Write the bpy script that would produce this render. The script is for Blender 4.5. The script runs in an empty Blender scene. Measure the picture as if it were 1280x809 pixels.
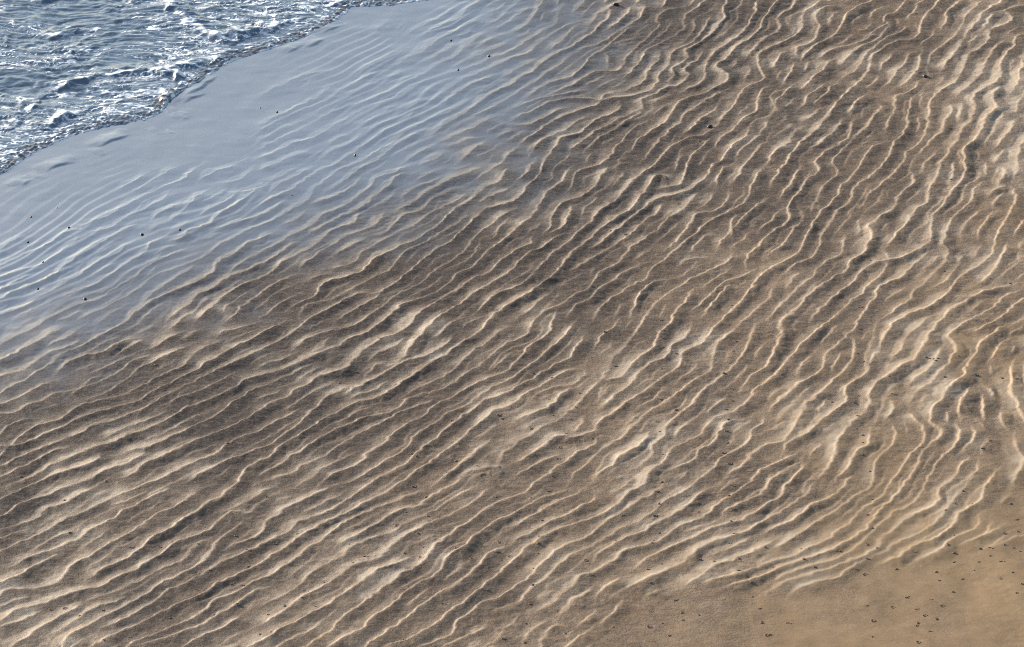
import bpy, math, random
import numpy as np
# A tidal beach seen from a cliff top: rippled sand draining towards a wash of foamy water, late low sun.
rng = np.random.default_rng(11)
random.seed(5)
scene = bpy.context.scene
COL = scene.collection
SAND_DRY_A, SAND_DRY_B = (.215, .140, .075), (.265, .178, .098)
SAND_MID_A, SAND_MID_B = (.128, .083, .050), (.212, .146, .093)
SAND_WET_A, SAND_WET_B = (.048, .030, .0195), (.082, .053, .034)
SAND_SHEEN_FLECK = (.41, .34, .262)  # pale flecks of the sand, and the sheen painted on ripple faces
FILM_IOR, WET_COAT, WATER, WATER_IOR = 4.2, .012, (.07, .11, .15), 2.2
AIR, DUST, OZONE, SKY_STRENGTH = 1.0, 2.0, 1.0, .11
SUN_STRENGTH, SUN_ANGLE, EXPOSURE = 5.0, 4.0, 1.08
# ---------------------------------------------------------------- surveyed crest lines of the beach ripples
# survey squares of the beach (col, row); points are quarter-pixel offsets inside each square
CREST = {
(0,0): "",
(1,0): """0,490 100,440 200,390 370,345;0,640 100,580 200,530 300,485 370,430;0,665 130,590 230,545 350,500 420,455 520,400 620,360
0,715 130,640 250,600 330,545 430,500 540,440 640,395 760,350;0,750 120,690 260,630 400,550 520,515 620,475 740,420 850,365 910,325 1000,280 1090,200 1160,165
0,800 100,755 200,715 290,690 370,640 480,580 600,520 690,490 780,430 880,395 1000,360 1100,325 1180,290 1280,250
520,370 590,320 680,285 740,250;700,330 760,290 850,250 900,200 1000,160 1060,120 1150,90;940,130 1010,95 1060,45 1130,5
300,805 390,750 480,710 580,640 680,590 740,545;780,550 830,510 900,490 1000,420 1100,370 1200,330 1280,290
410,805 480,760 560,715 640,660 700,625 760,590 790,550;540,805 640,740 720,680 790,635 860,600 940,570 1000,540 1080,490
590,805 680,740 760,690 830,650;860,690 910,650 980,600 1040,570 1130,500 1200,460 1280,430;930,525 980,480 1060,430 1130,400 1200,370
920,740 1000,720 1080,690 1140,680;1020,805 1090,750 1150,700;1060,590 1130,560 1220,520 1280,490;590,160 640,120 680,90;800,190 860,160 930,120""",
(2,0): """0,170 60,130 110,70 140,30 160,0;0,190 70,170 100,130;0,250 70,210 150,160 220,110 230,60 260,30;0,290 80,270 120,230 190,180 250,140 320,110
180,260 220,220 270,180 330,120;0,430 40,390 100,355 160,310 230,270 300,230 370,190 440,130 490,80 480,40
0,470 60,450 130,400 200,350 260,310 290,280 350,250 430,220 500,180 540,155 600,120 650,80 660,30
70,495 130,450 200,410 280,380;310,390 370,335;360,320 400,280 470,240 510,200 560,160 620,130;130,500 230,450 330,410 430,360 520,360
475,330 475,290 460,265 510,260;520,360 560,330 570,290 620,230;560,390 620,330 680,250 760,210 850,150 865,100;640,220 720,150 740,100
660,390 680,350 730,300 735,260;690,200 760,170 790,110;720,410 730,370 780,330 800,270;780,415 800,380 800,350 870,300 875,265
780,240 860,210 910,130 915,80;810,250 900,210 960,140 990,100 980,80;870,235 970,190 1050,110 1050,50 1080,0;830,430 880,380 865,350 930,300 950,250
990,210 1060,170 1120,110 1130,60 1150,10;0,550 60,520 150,490 260,470 380,450;0,600 90,560 200,510 330,490 440,500;440,510 460,480 560,460 660,425
480,500 580,480 680,460 740,420;620,500 700,480 760,440 830,430;850,460 950,420 970,390 970,320 1010,270 1080,220 1150,160 1200,90 1230,20
0,620 100,620 190,570 280,540;40,720 130,660 220,600 330,560 420,530 440,505;100,760 140,710 220,680 320,610 400,580
170,800 210,750 260,690 350,660 420,600 530,550 540,510;290,750 360,700 470,630 560,580 650,540 660,510;370,760 420,700 490,660 590,590 680,540
440,800 540,720 600,650 680,600;590,760 640,700 700,650 780,600 850,500 960,470 1080,390 1020,330 1060,300 1130,250
650,800 720,730 780,660 840,610 870,570 960,510 1070,450;730,800 800,740 880,690 940,680 1020,630
1020,640 1060,580 1110,530 1150,460 1180,430 1250,400 1240,340 1230,280 1270,245;890,790 940,740 1000,690
1010,750 1060,680 1120,640 1170,590 1220,560 1235,480 1275,430;1160,300 1200,250 1270,190;1050,790 1110,730 1170,690 1190,640
1110,800 1180,730 1260,660 1275,600;1130,220 1200,180 1250,130 1255,90;480,150 560,90 600,40;380,140 440,70 520,30 560,0;700,100 760,60 830,40
880,60 940,30 980,0;640,190 560,210 480,230""",
(3,0): """0,250 80,210 160,150 165,100 190,60 240,20;0,190 60,150 50,90 110,40 150,0;140,290 145,250 210,215 240,180 260,130 240,90 260,50 330,35 380,35
20,350 50,290 90,250;170,300 210,250 270,210 340,180 370,130 390,80 440,45 520,10;250,290 340,245 450,215 520,160 590,120 590,90
360,340 390,300 420,265 500,225 570,180 600,130 580,90 650,60 680,20;20,540 80,480 130,430;170,610 230,575 280,540
100,800 150,730 240,650 300,580 370,500 440,430 500,350 520,290 560,250 640,210 740,190 770,110 830,40 870,0;180,750 260,720 350,630 360,600
350,400 420,370 460,330 480,280 540,230 620,180 690,150 690,125;240,790 320,740 400,690 430,600;330,790 420,700 490,640 560,540 530,515
570,440 620,390 680,320 710,270 770,255;640,440 720,390 755,330 765,260;580,660 610,600 630,540 640,490 720,450 760,400;480,800 520,740 590,710
590,790 640,720 680,670 700,600 715,480;860,360 900,310 930,280 970,210 990,170 1050,110 1070,70 1140,20
680,800 700,760 790,680 810,590 815,510 860,460 930,420 980,350 1000,290 1080,230 1110,150;800,330 820,270 890,220 940,170 970,120 990,80 1060,20
740,790 780,740 850,680 880,630 920,560 900,515;870,150 890,110 890,70 950,20;940,490 1000,440 1070,370 1100,300 1140,240 1180,200
880,800 930,720 980,650 1020,590 1040,530 1020,490 1090,440 1160,400 1165,340;980,800 990,740 1050,690 1090,600 1140,540 1120,490 1160,430
1130,160 1200,120 1210,80 1180,60 1220,20;1160,300 1230,230 1240,190 1280,180;1210,480 1250,420 1270,350 1270,320;1130,750 1190,690 1240,600;1230,60 1280,30
0,60 40,20 60,0;420,240 500,190 545,160;1150,30 1180,0""",
(0,1): """0,450 60,400 130,360;0,530 120,470 230,420 330,360 400,330;0,580 110,540 210,510 330,430 440,370 470,350 560,320 650,270 730,230 820,180 860,140
560,155 640,115 760,45;640,160 720,120 820,60 900,25;0,640 100,590 170,560;400,350 430,310 540,270 630,215 720,170 830,120 920,80 990,30;0,740 80,690
0,690 100,640 200,600 280,550 370,490 470,430 540,390 620,340 700,310;0,770 120,730 200,680 280,640 390,570 480,510 580,460 660,400
730,360 780,320 850,300 920,240 970,180 1040,140;40,800 150,750 260,700 370,650 480,610 560,560 630,510 720,460 760,410 830,370 890,340 940,290
230,800 310,750 420,705 490,685 560,640 660,580 750,510 830,480 960,430;840,400 910,380 940,345 1020,320 1100,260 1170,220 1250,160 1280,120
380,800 500,740 600,690 690,630 780,570 900,520 1000,490 1100,420 1190,370 1280,330;590,800 690,740 760,660 820,620 910,560 980,510
1060,550 1080,510 1150,470 1230,420 1280,400;620,800 700,740 780,690 870,650 960,610 1060,570;1160,545 1210,500 1280,460;1000,340 1100,330 1200,300 1280,280
920,710 990,670 1060,640 1130,590 1200,560 1280,530;980,800 1060,740 1130,680 1200,630 1280,600;680,800 760,750 830,710;1130,800 1210,730 1280,690
990,90 1050,60 1140,30 1200,0;1100,110 1180,105 1230,80 1280,75;830,800 930,750""",
(1,1): """0,230 70,190 150,160 220,110 280,70 350,30 400,10;0,330 100,290 180,240 260,190 280,140 340,100 420,40 500,10;0,280 60,250 120,210 130,185
350,150 430,105 520,40 600,0;260,215 350,190 450,150 500,110 530,70;290,310 330,270 420,230 500,180 570,130 610,80 700,50 760,20;0,400 70,365 100,350
0,470 100,420 180,370 280,315;250,370 340,320 430,270 510,235 600,170 650,130 700,80 760,50;0,530 70,490 150,440 210,400
0,590 80,550 140,500 240,450 320,400 380,350 480,310 520,265 580,245;740,190 760,150 850,110 920,80;690,260 740,230 790,200 870,150 960,100 1050,60 1120,30
210,540 290,470 380,420 450,380 490,360 580,320 630,280 635,250;540,370 620,365 680,320 740,270 790,260 850,230 880,190 950,160 1030,120
0,680 80,625 180,575;370,480 450,440 550,390 550,375;490,490 560,440 640,390 720,350 810,310 850,270 910,250;330,540 430,520 480,505
140,755 230,710 290,680 340,620 420,585 520,550 580,500 670,450 780,400 860,350 940,300 1000,240 1080,190 1150,140 1220,90 1260,30
0,740 60,700;40,770 130,710 180,680;220,765 270,720 380,690 480,640 580,580 670,540 710,490 740,450 850,405 920,360 1010,310 1060,270 1055,255
250,800 340,750 430,700 520,660 620,660 690,610 780,545 830,500 900,450 980,390 1050,330 1100,280 1160,230 1270,205;390,800 500,740 590,690 650,650
510,805 600,745 680,690 760,640 840,600 900,550 990,490 1060,430 1090,380 1160,330 1250,260 1280,240;1110,215 1160,185 1230,150 1280,120
640,800 700,755 730,720 830,690 930,640 1000,570 1080,530 1150,460 1220,400 1280,360
770,800 850,740 920,690 1000,650 1090,590 1190,540 1230,490 1280,450;900,800 980,740 1060,690 1130,640 1200,600 1280,560
1080,765 1150,710 1220,660 1280,640;1160,800 1220,750 1280,710;910,230 990,200 1050,150;230,610 320,570 400,560""",
(2,1): """0,200 60,150 110,90 150,30 160,0;0,360 50,310 110,260 135,210 180,150 240,110 300,30;280,150 300,100 330,60 400,30 470,15
160,370 190,330 195,270 240,220 310,190 350,170 410,130 450,80 480,20;0,455 80,420 100,380;0,530 60,480 150,430 200,400 280,350
160,370 220,350 270,310 280,280 310,220;480,150 540,90 560,60 530,50;0,640 90,580 130,530 190,470 280,410 310,370 370,320 440,250 520,190 580,120 640,70 720,20
0,710 80,660 170,600 220,550 260,495 310,450 380,400 430,350 520,290 600,240 660,160 710,80 760,70 780,110;380,440 450,410 530,340 610,280 680,220 740,195
20,780 90,740 150,690 220,640;540,415 600,370 670,300 740,250 755,205;720,140 800,130 850,100 870,50 890,0;760,180 840,160 900,130 960,90 1000,30 1050,0
110,800 150,750 240,720 310,670 380,630 440,560 530,510 600,440 660,390 720,350 780,290 860,230 930,140;270,550 350,520 430,470 500,430;390,570 410,540 400,520
200,790 220,740;270,780 310,730;310,720 380,700 430,640 520,590 560,560 640,520;410,790 430,740 520,680 580,630 660,590 700,540 780,505
510,770 550,700;590,760 625,700;630,660 700,610 780,590;770,490 850,420 930,360 990,300 1060,260;780,440 850,380 890,330;890,300 920,265 1010,250 1080,190 1080,140
820,530 900,490 980,480;1010,130 1030,80 1060,20;670,790 720,720 780,660 850,620 910,580 1000,540 1080,500 1100,460;1070,260 1150,220 1190,170 1210,110 1260,40
1030,430 1070,370 1120,330 1180,260 1240,210 1270,190;900,740 960,690 1030,630 1090,600 1160,570 1200,550;960,760 1010,700 1060,650 1110,610;1090,390 1110,300 1115,260
1040,800 1110,740 1170,670 1220,600 1270,560;1160,520 1170,480 1220,430 1280,390;800,790 860,700 900,640;1170,800 1230,730 1280,690""",
(3,1): """10,130 50,70 80,20;0,350 100,290 95,230 150,170 180,110 250,50 240,10;0,470 70,420 120,350 160,290;60,180 120,110 160,30
0,545 80,500 150,460 180,390 210,330 260,260 330,200 380,110 440,50 470,10;200,270 240,200 280,130 345,60 330,20
80,570 140,520 220,480 260,430 265,380 310,310 340,255 400,210 430,130 520,70 580,10;0,680 40,620;0,790 60,720 130,660 200,610 240,560 280,510 360,460 390,400 380,370
70,800 150,740 190,690 250,640 310,590 400,540 410,500 480,460 500,410 520,370 510,330 560,280 620,240 680,150 720,110 720,50
210,800 270,740 330,680 400,620 450,570 530,515 590,500 680,480 740,440 800,420;440,260 490,210 500,170 580,110 660,30 700,0
310,800 400,720 470,650 540,590 590,530;600,420 640,370 700,300 740,240 790,200 820,130 850,50 870,0
450,800 500,720 540,680 550,630 620,600 700,550 760,490 810,430;580,780 640,730 710,690 730,640 790,600 840,550 890,500 890,440 870,420
790,400 810,370 820,290 870,220 930,140 980,70 980,10;880,420 890,350 910,310 940,260 1000,220 1040,140 1080,80 1085,0;800,630 880,600 930,550 960,490 970,450
650,800 720,760 810,720 880,680 910,630 970,580 1060,520 1110,480 1135,420;970,380 980,320 1050,260 1080,240;1050,380 1070,320 1130,260
1040,620 1110,570 1160,510 1190,450 1205,400;1130,400 1170,340 1210,270 1240,190 1220,120;1100,190 1120,150 1200,120;920,670 1000,680 1100,650 1200,620
860,800 930,740 1000,690 1080,660;980,800 1080,770 1170,700 1250,640;1120,800 1180,770 1250,710 1280,690;1240,540 1260,500 1280,480;1150,120 1190,60 1150,20
590,530 600,470 580,450""",
(0,2): """0,110 100,60 200,10;0,190 90,150 170,100 250,50 330,20;0,270 100,240 170,200 240,150 330,130 400,70;0,350 80,310 180,250 280,180 380,130 500,60 600,20
290,245 360,195 440,160 510,150 600,100 680,80;560,170 640,130 720,85;0,460 70,450 150,410 200,400;240,390 280,350 400,330 440,290 540,260
330,370 430,320 520,290 600,250 680,190 760,160;360,400 480,370 560,330 640,270 720,220 820,170 900,140 980,110;0,570 50,510 100,490 170,480
40,600 120,560 160,530 290,490 340,450 410,410 500,390 600,360 680,320 740,290 830,250 900,220 960,170 1030,120 1130,75
0,620 90,610 190,580 260,540 340,510 420,470 470,440;480,470 560,430 650,400 720,370 770,340;770,335 840,310 910,270 980,240 1040,200 1090,170 1160,130 1250,90
0,660 45,635;0,720 90,680 180,640 290,590 390,560 470,520 530,500;560,500 640,460 720,430 800,380 850,350 910,320 1000,280 1090,240 1180,200 1280,150
850,410 860,390 940,360 1040,320 1120,280 1180,250;0,770 100,730 190,690 260,650 350,615
60,800 160,770 250,720 340,680 420,640 500,615 580,590 680,550 770,520 860,480 930,430 1000,400 1100,360 1200,300 1280,270
180,800 260,760 340,740 430,710 490,680 500,650;390,800 490,760 600,720 700,670 720,640
590,665 690,630 780,610 850,570 950,540 1020,500 1090,460 1180,390 1280,330;560,790 650,760 720,710 790,680 880,640 970,600 1060,560 1150,520 1230,480 1280,450
750,800 850,760 920,720 1000,690 1070,670 1150,600 1220,560 1280,540;940,800 1000,760 1080,720 1160,680 1280,630;1180,790 1220,750 1280,700
540,320 620,290 700,250;900,90 980,50 1000,35;1060,60 1150,40 1280,0""",
(1,2): """0,80 80,30 140,0;0,160 80,110 170,60 250,10;180,130 250,80 340,50 400,40 470,20 540,0;0,270 90,245 190,210 260,180 340,140 430,110 500,70 580,30 640,0
255,155 330,120 370,65;0,330 120,280 210,240 290,200;0,440 80,400 150,370 200,330 270,300 350,260 430,240 480,190 540,140 620,90 700,60 760,10
0,540 100,490 180,455 240,420;540,270 600,210 650,220 720,190 760,130 790,100 850,40 900,0;0,640 90,600 170,540 230,490 290,430 370,360 440,330 500,300
430,360 530,310 640,250 720,200;760,190 850,170 920,130 990,60
0,700 70,670 120,620 210,570 280,520 350,470 420,430 500,400 590,380 680,330 760,280 840,230 900,190 980,140 1050,90 1130,40 1160,0
0,760 100,720 180,670 250,620 330,570 400,530 480,500 560,470 640,450 720,420 760,380 820,365 880,365;220,730 340,670 420,600
450,590 540,540 640,490 720,450 800,420 860,400 890,370;750,370 850,350 950,320 1040,260 1110,220 1180,160 1250,100 1280,80
720,370 800,330 880,300 960,250 1030,190 1090,140 1170,80 1260,20
320,800 380,760 450,730 530,690 560,650 640,600 680,550 760,510 830,470 900,410 960,380 1050,330 1150,280 1230,250 1280,210
450,800 540,760 620,710 700,660 760,610 780,570 860,520 920,490 960,450 1040,420 1130,370 1180,330
560,800 650,760 740,710 790,660 850,610 940,550 1000,500 1070,450 1130,400 1200,380 1280,340;1180,310 1230,300 1280,280
700,800 790,750 850,715 930,650 1010,600 1080,540 1150,490 1190,450 1240,430;900,800 960,750 1040,700 1100,650 1160,600;860,715 920,690 1000,640
1010,800 1080,750 1160,720 1230,740 1190,790;1210,720 1240,650 1280,620;240,300 330,270 ;0,385 90,350 130,320;40,800 150,760 240,710""",
(2,2): """0,100 60,60 110,20;0,200 60,150 110,100 170,60 200,0;0,260 100,200 180,140 240,90 290,40 310,0;0,320 100,280 160,240 240,200 290,180 330,120 370,60
0,430 60,370 130,330 200,280 280,240 340,230;80,390 150,350 210,320 300,310 370,260 360,230;0,500 80,470 160,430 240,380 290,320;430,160 490,110 500,85
0,620 80,570 140,530 220,490 290,440 360,380 410,320 440,290 480,220 510,165 580,110 620,50 660,0;400,270 440,285 540,265 590,220 650,160 710,110 740,50 790,10
440,420 520,370 590,310 640,250 700,200 780,170
0,700 80,670 170,610 230,570 320,570 410,540 420,500 460,460 520,440 600,380 680,340 750,270 830,220 850,160 910,130 970,90 1020,20
300,550 340,500 360,460;760,160 790,120 870,80 890,20;0,780 80,740 160,690 250,650;120,800 190,750 250,700 320,650 390,630 430,580
290,790 340,740 430,650 500,600 560,550 610,510 690,450 770,400 850,330 910,290 990,240 1000,190 1030,120 1080,60 1150,5
410,790 450,740 530,680 620,620 680,560 690,535;760,500 820,470 900,410 950,350 1020,300 1100,230 1150,170 1160,130 1200,60 1240,10
600,740 700,670 710,620 760,560 780,520;670,800 690,750 770,690 800,630 880,590 960,540 1000,490 1080,460 1140,420 1200,370 1220,330 1280,290
480,800 560,760;790,740 900,690 930,640 1020,580 1060,510 1140,480;1150,330 1190,280 1270,220;920,800 1000,730 1060,670 1130,630 1190,590 1200,540 1260,490 1240,460
1080,770 1170,710 1210,650 1270,610;1190,800 1250,740 1280,720;570,510 610,480 660,450;1120,350 1190,330 1220,325""",
(3,2): """0,190 40,150 35,120 70,60 65,10;0,290 60,230 130,170 170,110 220,60 290,10;0,440 40,400 110,350 170,300 240,260 280,200 290,150 370,100
120,520 180,450 200,400 250,370 330,290 390,240 430,140 410,80 380,60;380,60 450,30;0,610 70,600 120,550
70,660 100,610 200,550 280,490 350,430 400,400 390,340 430,300 490,250 520,190 550,150 570,90 600,50 620,10;0,750 60,700 140,660;110,790 170,740 165,700
220,800 280,740 330,660 350,590 410,520 440,470 510,410 510,370 550,300 610,260 660,220 740,180 790,90 830,20;320,790 390,740 430,670 500,610 520,540
390,800 430,760;500,800 540,700 590,640 640,580 630,520 580,500;600,800 670,730 710,660 770,600 790,530;690,420 730,380 760,340 830,290 870,250 900,200 940,130 910,60 960,20
580,490 630,430 600,380;770,530 740,490 690,440;690,790 740,720 760,660 800,620 870,570 860,530 820,500 840,420 880,370 890,330;910,320 970,270 1010,190 1060,110 1110,60 1190,10
790,800 830,730 910,640 960,560 950,510;910,800 960,730 1000,670;1010,790 1050,730 1060,690;1080,540 1060,500 1020,480;1130,380 1110,340 1070,320
1210,160 1230,110;1190,530 1160,470 1160,430;1120,260 1120,210;1210,660 1170,620;1090,800 1150,740;1000,50 1080,20 1140,0;1200,60 1280,20""",
(0,3): """0,80 80,50 190,0;0,165 100,110 200,70 300,30 370,0;0,240 90,210 180,170 230,130 330,100 400,50 480,10
0,340 80,300 200,250 270,210 340,170 430,140 500,100 580,60 680,20 740,0;50,410 120,380 200,350 290,320;310,310 400,270 480,220 570,170 650,120 720,90 800,50 880,10
0,500 90,460 170,410 250,370 310,330;0,560 60,520 200,510;210,520 310,460 350,410 430,370 510,320 580,280 640,250 690,220 760,170 850,130 930,90 980,40 1040,10
0,690 80,640 180,610 260,580 350,540;430,470 520,420 610,380 700,330 750,270 830,230 900,190 970,150 1040,90 1110,60 1180,10;0,720 100,690 180,650 240,620
400,600 470,570 560,540 650,500 740,460 830,410 900,390 970,320 1050,260;390,540 480,520 540,490 630,450 720,400 790,360 860,300 950,270 1030,240 1100,180 1150,140 1220,140 1280,120
1060,140 1140,130 1200,100 1280,60;80,800 150,760 160,740 260,680 360,630 450,580;220,750 300,730 370,690 420,650 500,610 580,590 640,560;320,800 370,750 460,710
480,690 560,640 630,610 700,570 800,510 870,470 950,430 1020,390 1070,330 1130,260 1200,200 1210,170;1130,330 1190,300 1280,260
510,720 600,690 690,640 790,580 850,530 940,490 1010,460 1100,400 1190,360 1280,310;490,800 570,760 660,720 750,670 850,620 920,580 1010,550 1080,500 1170,460 1260,420
670,800 760,760 850,720 950,680 1030,620 1100,570 1180,540 1280,480;740,800 850,770 950,730 1030,710 1070,670;1060,660 1140,620 1220,570 1280,540;1120,800 1190,760 1230,730
0,610 80,580 160,560;0,770 60,740 120,730""",
(1,3): """0,250 40,210 40,190 110,150 200,100 260,70 320,40 380,10;230,150 330,100 420,45;0,320 80,280 170,220 220,180 300,160 380,120 470,60 520,30 580,0
0,410 70,360 150,310 220,260 300,210 380,170 450,140 540,90 640,40 720,5;0,485 80,450 130,410 210,360 270,310 340,270 410,210 500,160 590,120 680,90 760,60 850,20
390,310 500,260 580,220 650,170 730,130 800,110 870,60 940,30 1010,0;0,530 60,510
0,620 90,570 190,520 240,470 310,420 390,380 460,330 510,300 590,270 680,240 760,190 830,160 920,110 990,70 1060,40 1130,10
0,705 70,670 160,620 240,560 330,510 420,460 490,410 570,380 650,340 720,280 790,240 880,190 960,160 1050,110 1120,70 1180,20
0,800 60,770 110,730 200,700 260,660 360,610 440,550 530,500 590,450 610,430 700,400 760,360;790,300 860,270 920,240
280,790 400,715 440,660 510,610 590,550 660,490 740,440 820,400 870,360 900,300 960,260 1020,210 1090,170 1160,120 1240,80
390,800 470,760 540,720 560,690 640,630 720,560 790,510 850,480 920,430 960,370 1020,340;1010,320 1080,280 1140,240 1200,190 1280,150
570,800 640,750 720,700 800,640 870,590 950,540 1030,480 1100,420 1170,350 1240,320;700,800 780,770 860,720 930,670 1000,620 1060,580 1120,530 1180,470 1240,420 1280,390
840,800 900,780 980,740 1010,690 1080,640 1150,590 1220,560 1280,520;960,800 1030,770 1130,730 1150,700;0,60 60,30 110,0""",
(2,3): """0,75 60,40 130,0;0,160 60,120 110,90 190,60 250,30;0,225 50,190 110,150 200,110 280,70 350,20;0,300 70,260 130,220 210,180 290,150 360,110 410,80 415,50
0,385 70,330 130,290 200,240 280,210 370,180 460,150 540,90 570,50 650,10;0,530 60,480 120,430 180,380 240,330 310,290 380,260 450,210 520,170 590,120 680,60 750,10
0,620 80,560 110,520 180,460 250,400 330,340 410,300 490,260 560,220 650,180 700,140 760,90 830,50 900,10;400,380 430,340 520,300 600,260 680,220 760,180 850,120 930,60 1000,20
120,650 200,600 260,540 310,490 330,460 420,430 480,400 530,375 550,340 630,310 720,280 800,230 880,190 960,160 1040,100 1120,50 1200,0
600,420 680,370 750,330 830,290 900,270 980,230 1060,200 1140,180 1210,150 1280,100;830,250 930,215 1010,190 1090,180;150,800 190,740 250,700
420,590 440,540 480,510 560,470;450,690 510,640 550,600;560,540 640,490 700,460 760,430 840,400 900,350 980,300 1100,260 1190,220 1230,190 1280,180;680,560 750,520
860,510 920,480 1020,410 1100,380 1200,340 1280,310;920,510 1010,480 1100,450 1190,420 1280,380;1060,510 1150,490 1230,460 1280,440;940,330 1030,300""",
(3,3): """0,95 70,60 95,10;0,180 80,130 150,90 200,50 215,5;0,240 80,200 160,150 230,110 300,70 350,40 390,0;0,290 50,265
0,330 100,280 190,220 260,180 340,130 410,80 480,30 520,0;0,390 90,370 160,340 240,300 310,260 390,210 450,150 500,100 560,60 600,20
0,440 100,410 200,370 300,330 380,290 460,240 520,180 590,100 680,20;0,490 110,450 220,410 330,380 420,330 500,260 580,180 630,140 700,110 760,50 790,10
0,540 100,490 240,450 380,400 500,350 560,310 590,250 640,210 720,160 800,120 850,80 860,40 900,10;110,550 200,500 320,470 430,430
420,400 520,360 600,340 630,300 720,260 810,210 880,150 940,70 1000,0;560,400 650,370 740,310 830,270 900,230 940,190 940,150;740,385 840,340 900,290 980,250 1040,200 1070,150
970,150 1040,100 1090,30;1000,295 1080,260 1160,210;1160,100 1210,55""",
}
SPECK = {
(3,3): "520,70 165,320 350,335 495,300 545,320 730,340 930,340 485,450 495,605 525,680 525,760 10,745 750,690 745,705 810,735 750,790 840,670 870,605 785,655 745,620 815,570 925,530 855,475 970,465 1245,545 1165,470 1030,425 1055,385 1110,355 930,385 900,305 930,255 885,135 935,100 1020,100 1180,250 1250,235 1245,175 1210,95 1060,320 1115,320 1180,305 1260,335 1220,440 1170,385 840,430 640,420 430,425 520,215 500,150 495,375 180,375 235,415 30,415 975,35 1230,320 695,560 625,610 1270,500 105,690",
(2,3): "180,35 95,70 160,105 150,180 725,40 740,100 715,160 130,300 130,345 135,262 110,425 110,512 90,600 75,697 65,790 325,280 370,380 395,455 520,280 710,280 700,295 680,425 750,395 735,240 1100,10 1090,65 1110,130 935,140 1095,190 1115,250 1090,295 1265,315 1135,370 1140,435 1195,490 1200,555 1240,617 1250,685 1275,750 705,785 685,710 690,632 785,750 750,690 505,710 265,745 820,575 850,635 935,650 930,375 1010,385 690,495 555,160 855,675",
(1,3): "55,65 205,245 95,295 190,460 230,398 340,490 485,395 300,610 60,650 145,605 350,670 75,740 20,750 235,572 705,205 750,140 790,10 850,60 860,160 810,245 745,342 835,312 820,362 1000,318 1075,370 1200,65 1200,165 1215,290 1205,345 1270,362 930,525 935,600 795,570 740,770 1235,775 1150,535 1070,440 470,300 550,360 1130,310",
(0,3): "325,80 350,245 600,318 655,318 800,312 1050,432 1160,495 1190,605 1070,650 735,668 515,632 255,625 325,620 400,660 975,768 650,765 1245,410 1240,335 990,300 1215,505 985,525 850,665 1180,258 520,790",
(0,2): "575,480 780,210 105,770 1135,605 1155,380 530,790",
(1,2): "780,655 800,670 1000,690 1110,720 1215,465 1230,480 620,85 415,300 500,245 490,325 955,750 980,490",
(2,2): "465,52 760,40 755,80 750,125 820,155 395,170 515,215 755,230 735,385 320,420 185,385 205,275 100,250 340,350 725,495 740,545 820,440 270,552 95,530 240,620 230,685 400,575 760,660 1075,600 1060,650 1090,705 1070,545 1085,490 1100,390 1125,290 1105,140 1120,190 1120,90 1060,255 1100,330 1070,435 750,795 195,770 290,480 205,460",
(3,2): "460,35 445,155 435,280 605,275 885,275 485,195 455,365 430,402 320,395 450,470 440,530 475,560 475,600 465,665 510,740 65,260 790,178 808,182 826,185 848,184 838,195 1240,290 1170,275 1040,265 625,360 950,170 1115,595 1070,630",
(3,1): "170,430 30,415 465,370 635,510 305,672 450,625 880,548 985,572 1210,610 1110,590 460,730 510,495 915,90",
(2,1): "720,345 705,370 1100,720 745,795 735,695 840,210 495,350 1005,350 645,530 1105,350 1100,465 400,630 570,370",
(1,1): "795,690 180,170",
}
# dark pebbles of the water film and the far sand: square col, row, x, y, size in metres
PEBBLE = [(0,1,710,365,.07),(0,1,345,332,.055),(0,1,425,690,.075),(0,1,215,508,.055),(0,1,140,405,.05),(0,1,155,278,.045),(0,1,285,232,.035),(0,1,190,638,.05),(0,1,900,345,.05),
(1,0,105,562,.06),(1,0,1010,352,.065),(1,0,975,205,.06),(1,0,1165,285,.07),(1,0,22,540,.035),(1,0,495,778,.07),(2,0,520,33,.14),(2,0,990,635,.12),(3,0,785,385,.12),(0,2,780,210,.0)]
SHORE = [(0,218),(20,207),(45,190),(62,182),(85,172),(110,164),(140,157),(185,149),(203,142),(207,132),(215,123),(235,112),(262,94),(275,84),(298,74),(330,64),(350,58),(372,50),(385,45),(398,38),(415,30),(428,22),(436,15),(442,9),(460,8),(490,6),(520,2),(545,-4)]
FILM_EDGE = [(-120,520),(0,472),(100,434),(200,394),(300,342),(400,298),(500,258),(608,238),(662,186),(690,122),(715,75),(748,24),(775,-60)]
WET = [(0,520,.95),(200,500,.95),(400,420,.95),(550,330,1),(700,230,1),(800,80,.9),(780,160,.95),(900,100,.72),(1000,60,.65),(1150,50,.5),(1250,50,.45),(1100,200,.5),(950,250,.6),(800,350,.55),(700,400,.6),(500,500,.75),(300,570,.75),(100,620,.75),(30,700,.8),(150,690,.8),(250,760,.6),(400,700,.55),(600,620,.5),(800,560,.5),(1000,450,.45),(1200,300,.4),(1250,480,.25),(1150,560,.35),(900,650,.5),(700,690,.5),(600,790,.45),(760,780,.25),(900,780,.1),(1100,740,.08),(1250,780,.05),(1250,650,.12),(1250,150,.5),(620,270,1),(300,430,1),(100,500,1),(20,600,.7)]
# places where the seaward face of a ripple is broad and clean: x, y, radius
BROAD = [(1168,225,22),(1120,265,18),(1092,285,14),(1208,150,26),(1188,175,20),(740,318,26),(716,326,14),(695,745,34),(670,768,22),(1090,700,40),(1005,738,30),(1180,640,24),(1192,612,18),(1112,420,22),(1098,440,16),(990,390,22),(955,412,16),(90,595,40),(60,645,34),(250,615,34),(555,705,30),(510,660,30),(600,590,22),(530,440,30),(420,470,34),(380,462,24),(1010,160,26),(1058,72,20),(900,38,22),(985,500,24),(935,565,20),(880,505,22),(985,480,20),(260,700,30),(330,620,34),(470,560,26),(1200,70,26),(980,170,20),(1230,100,24),(1262,215,18)]
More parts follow.
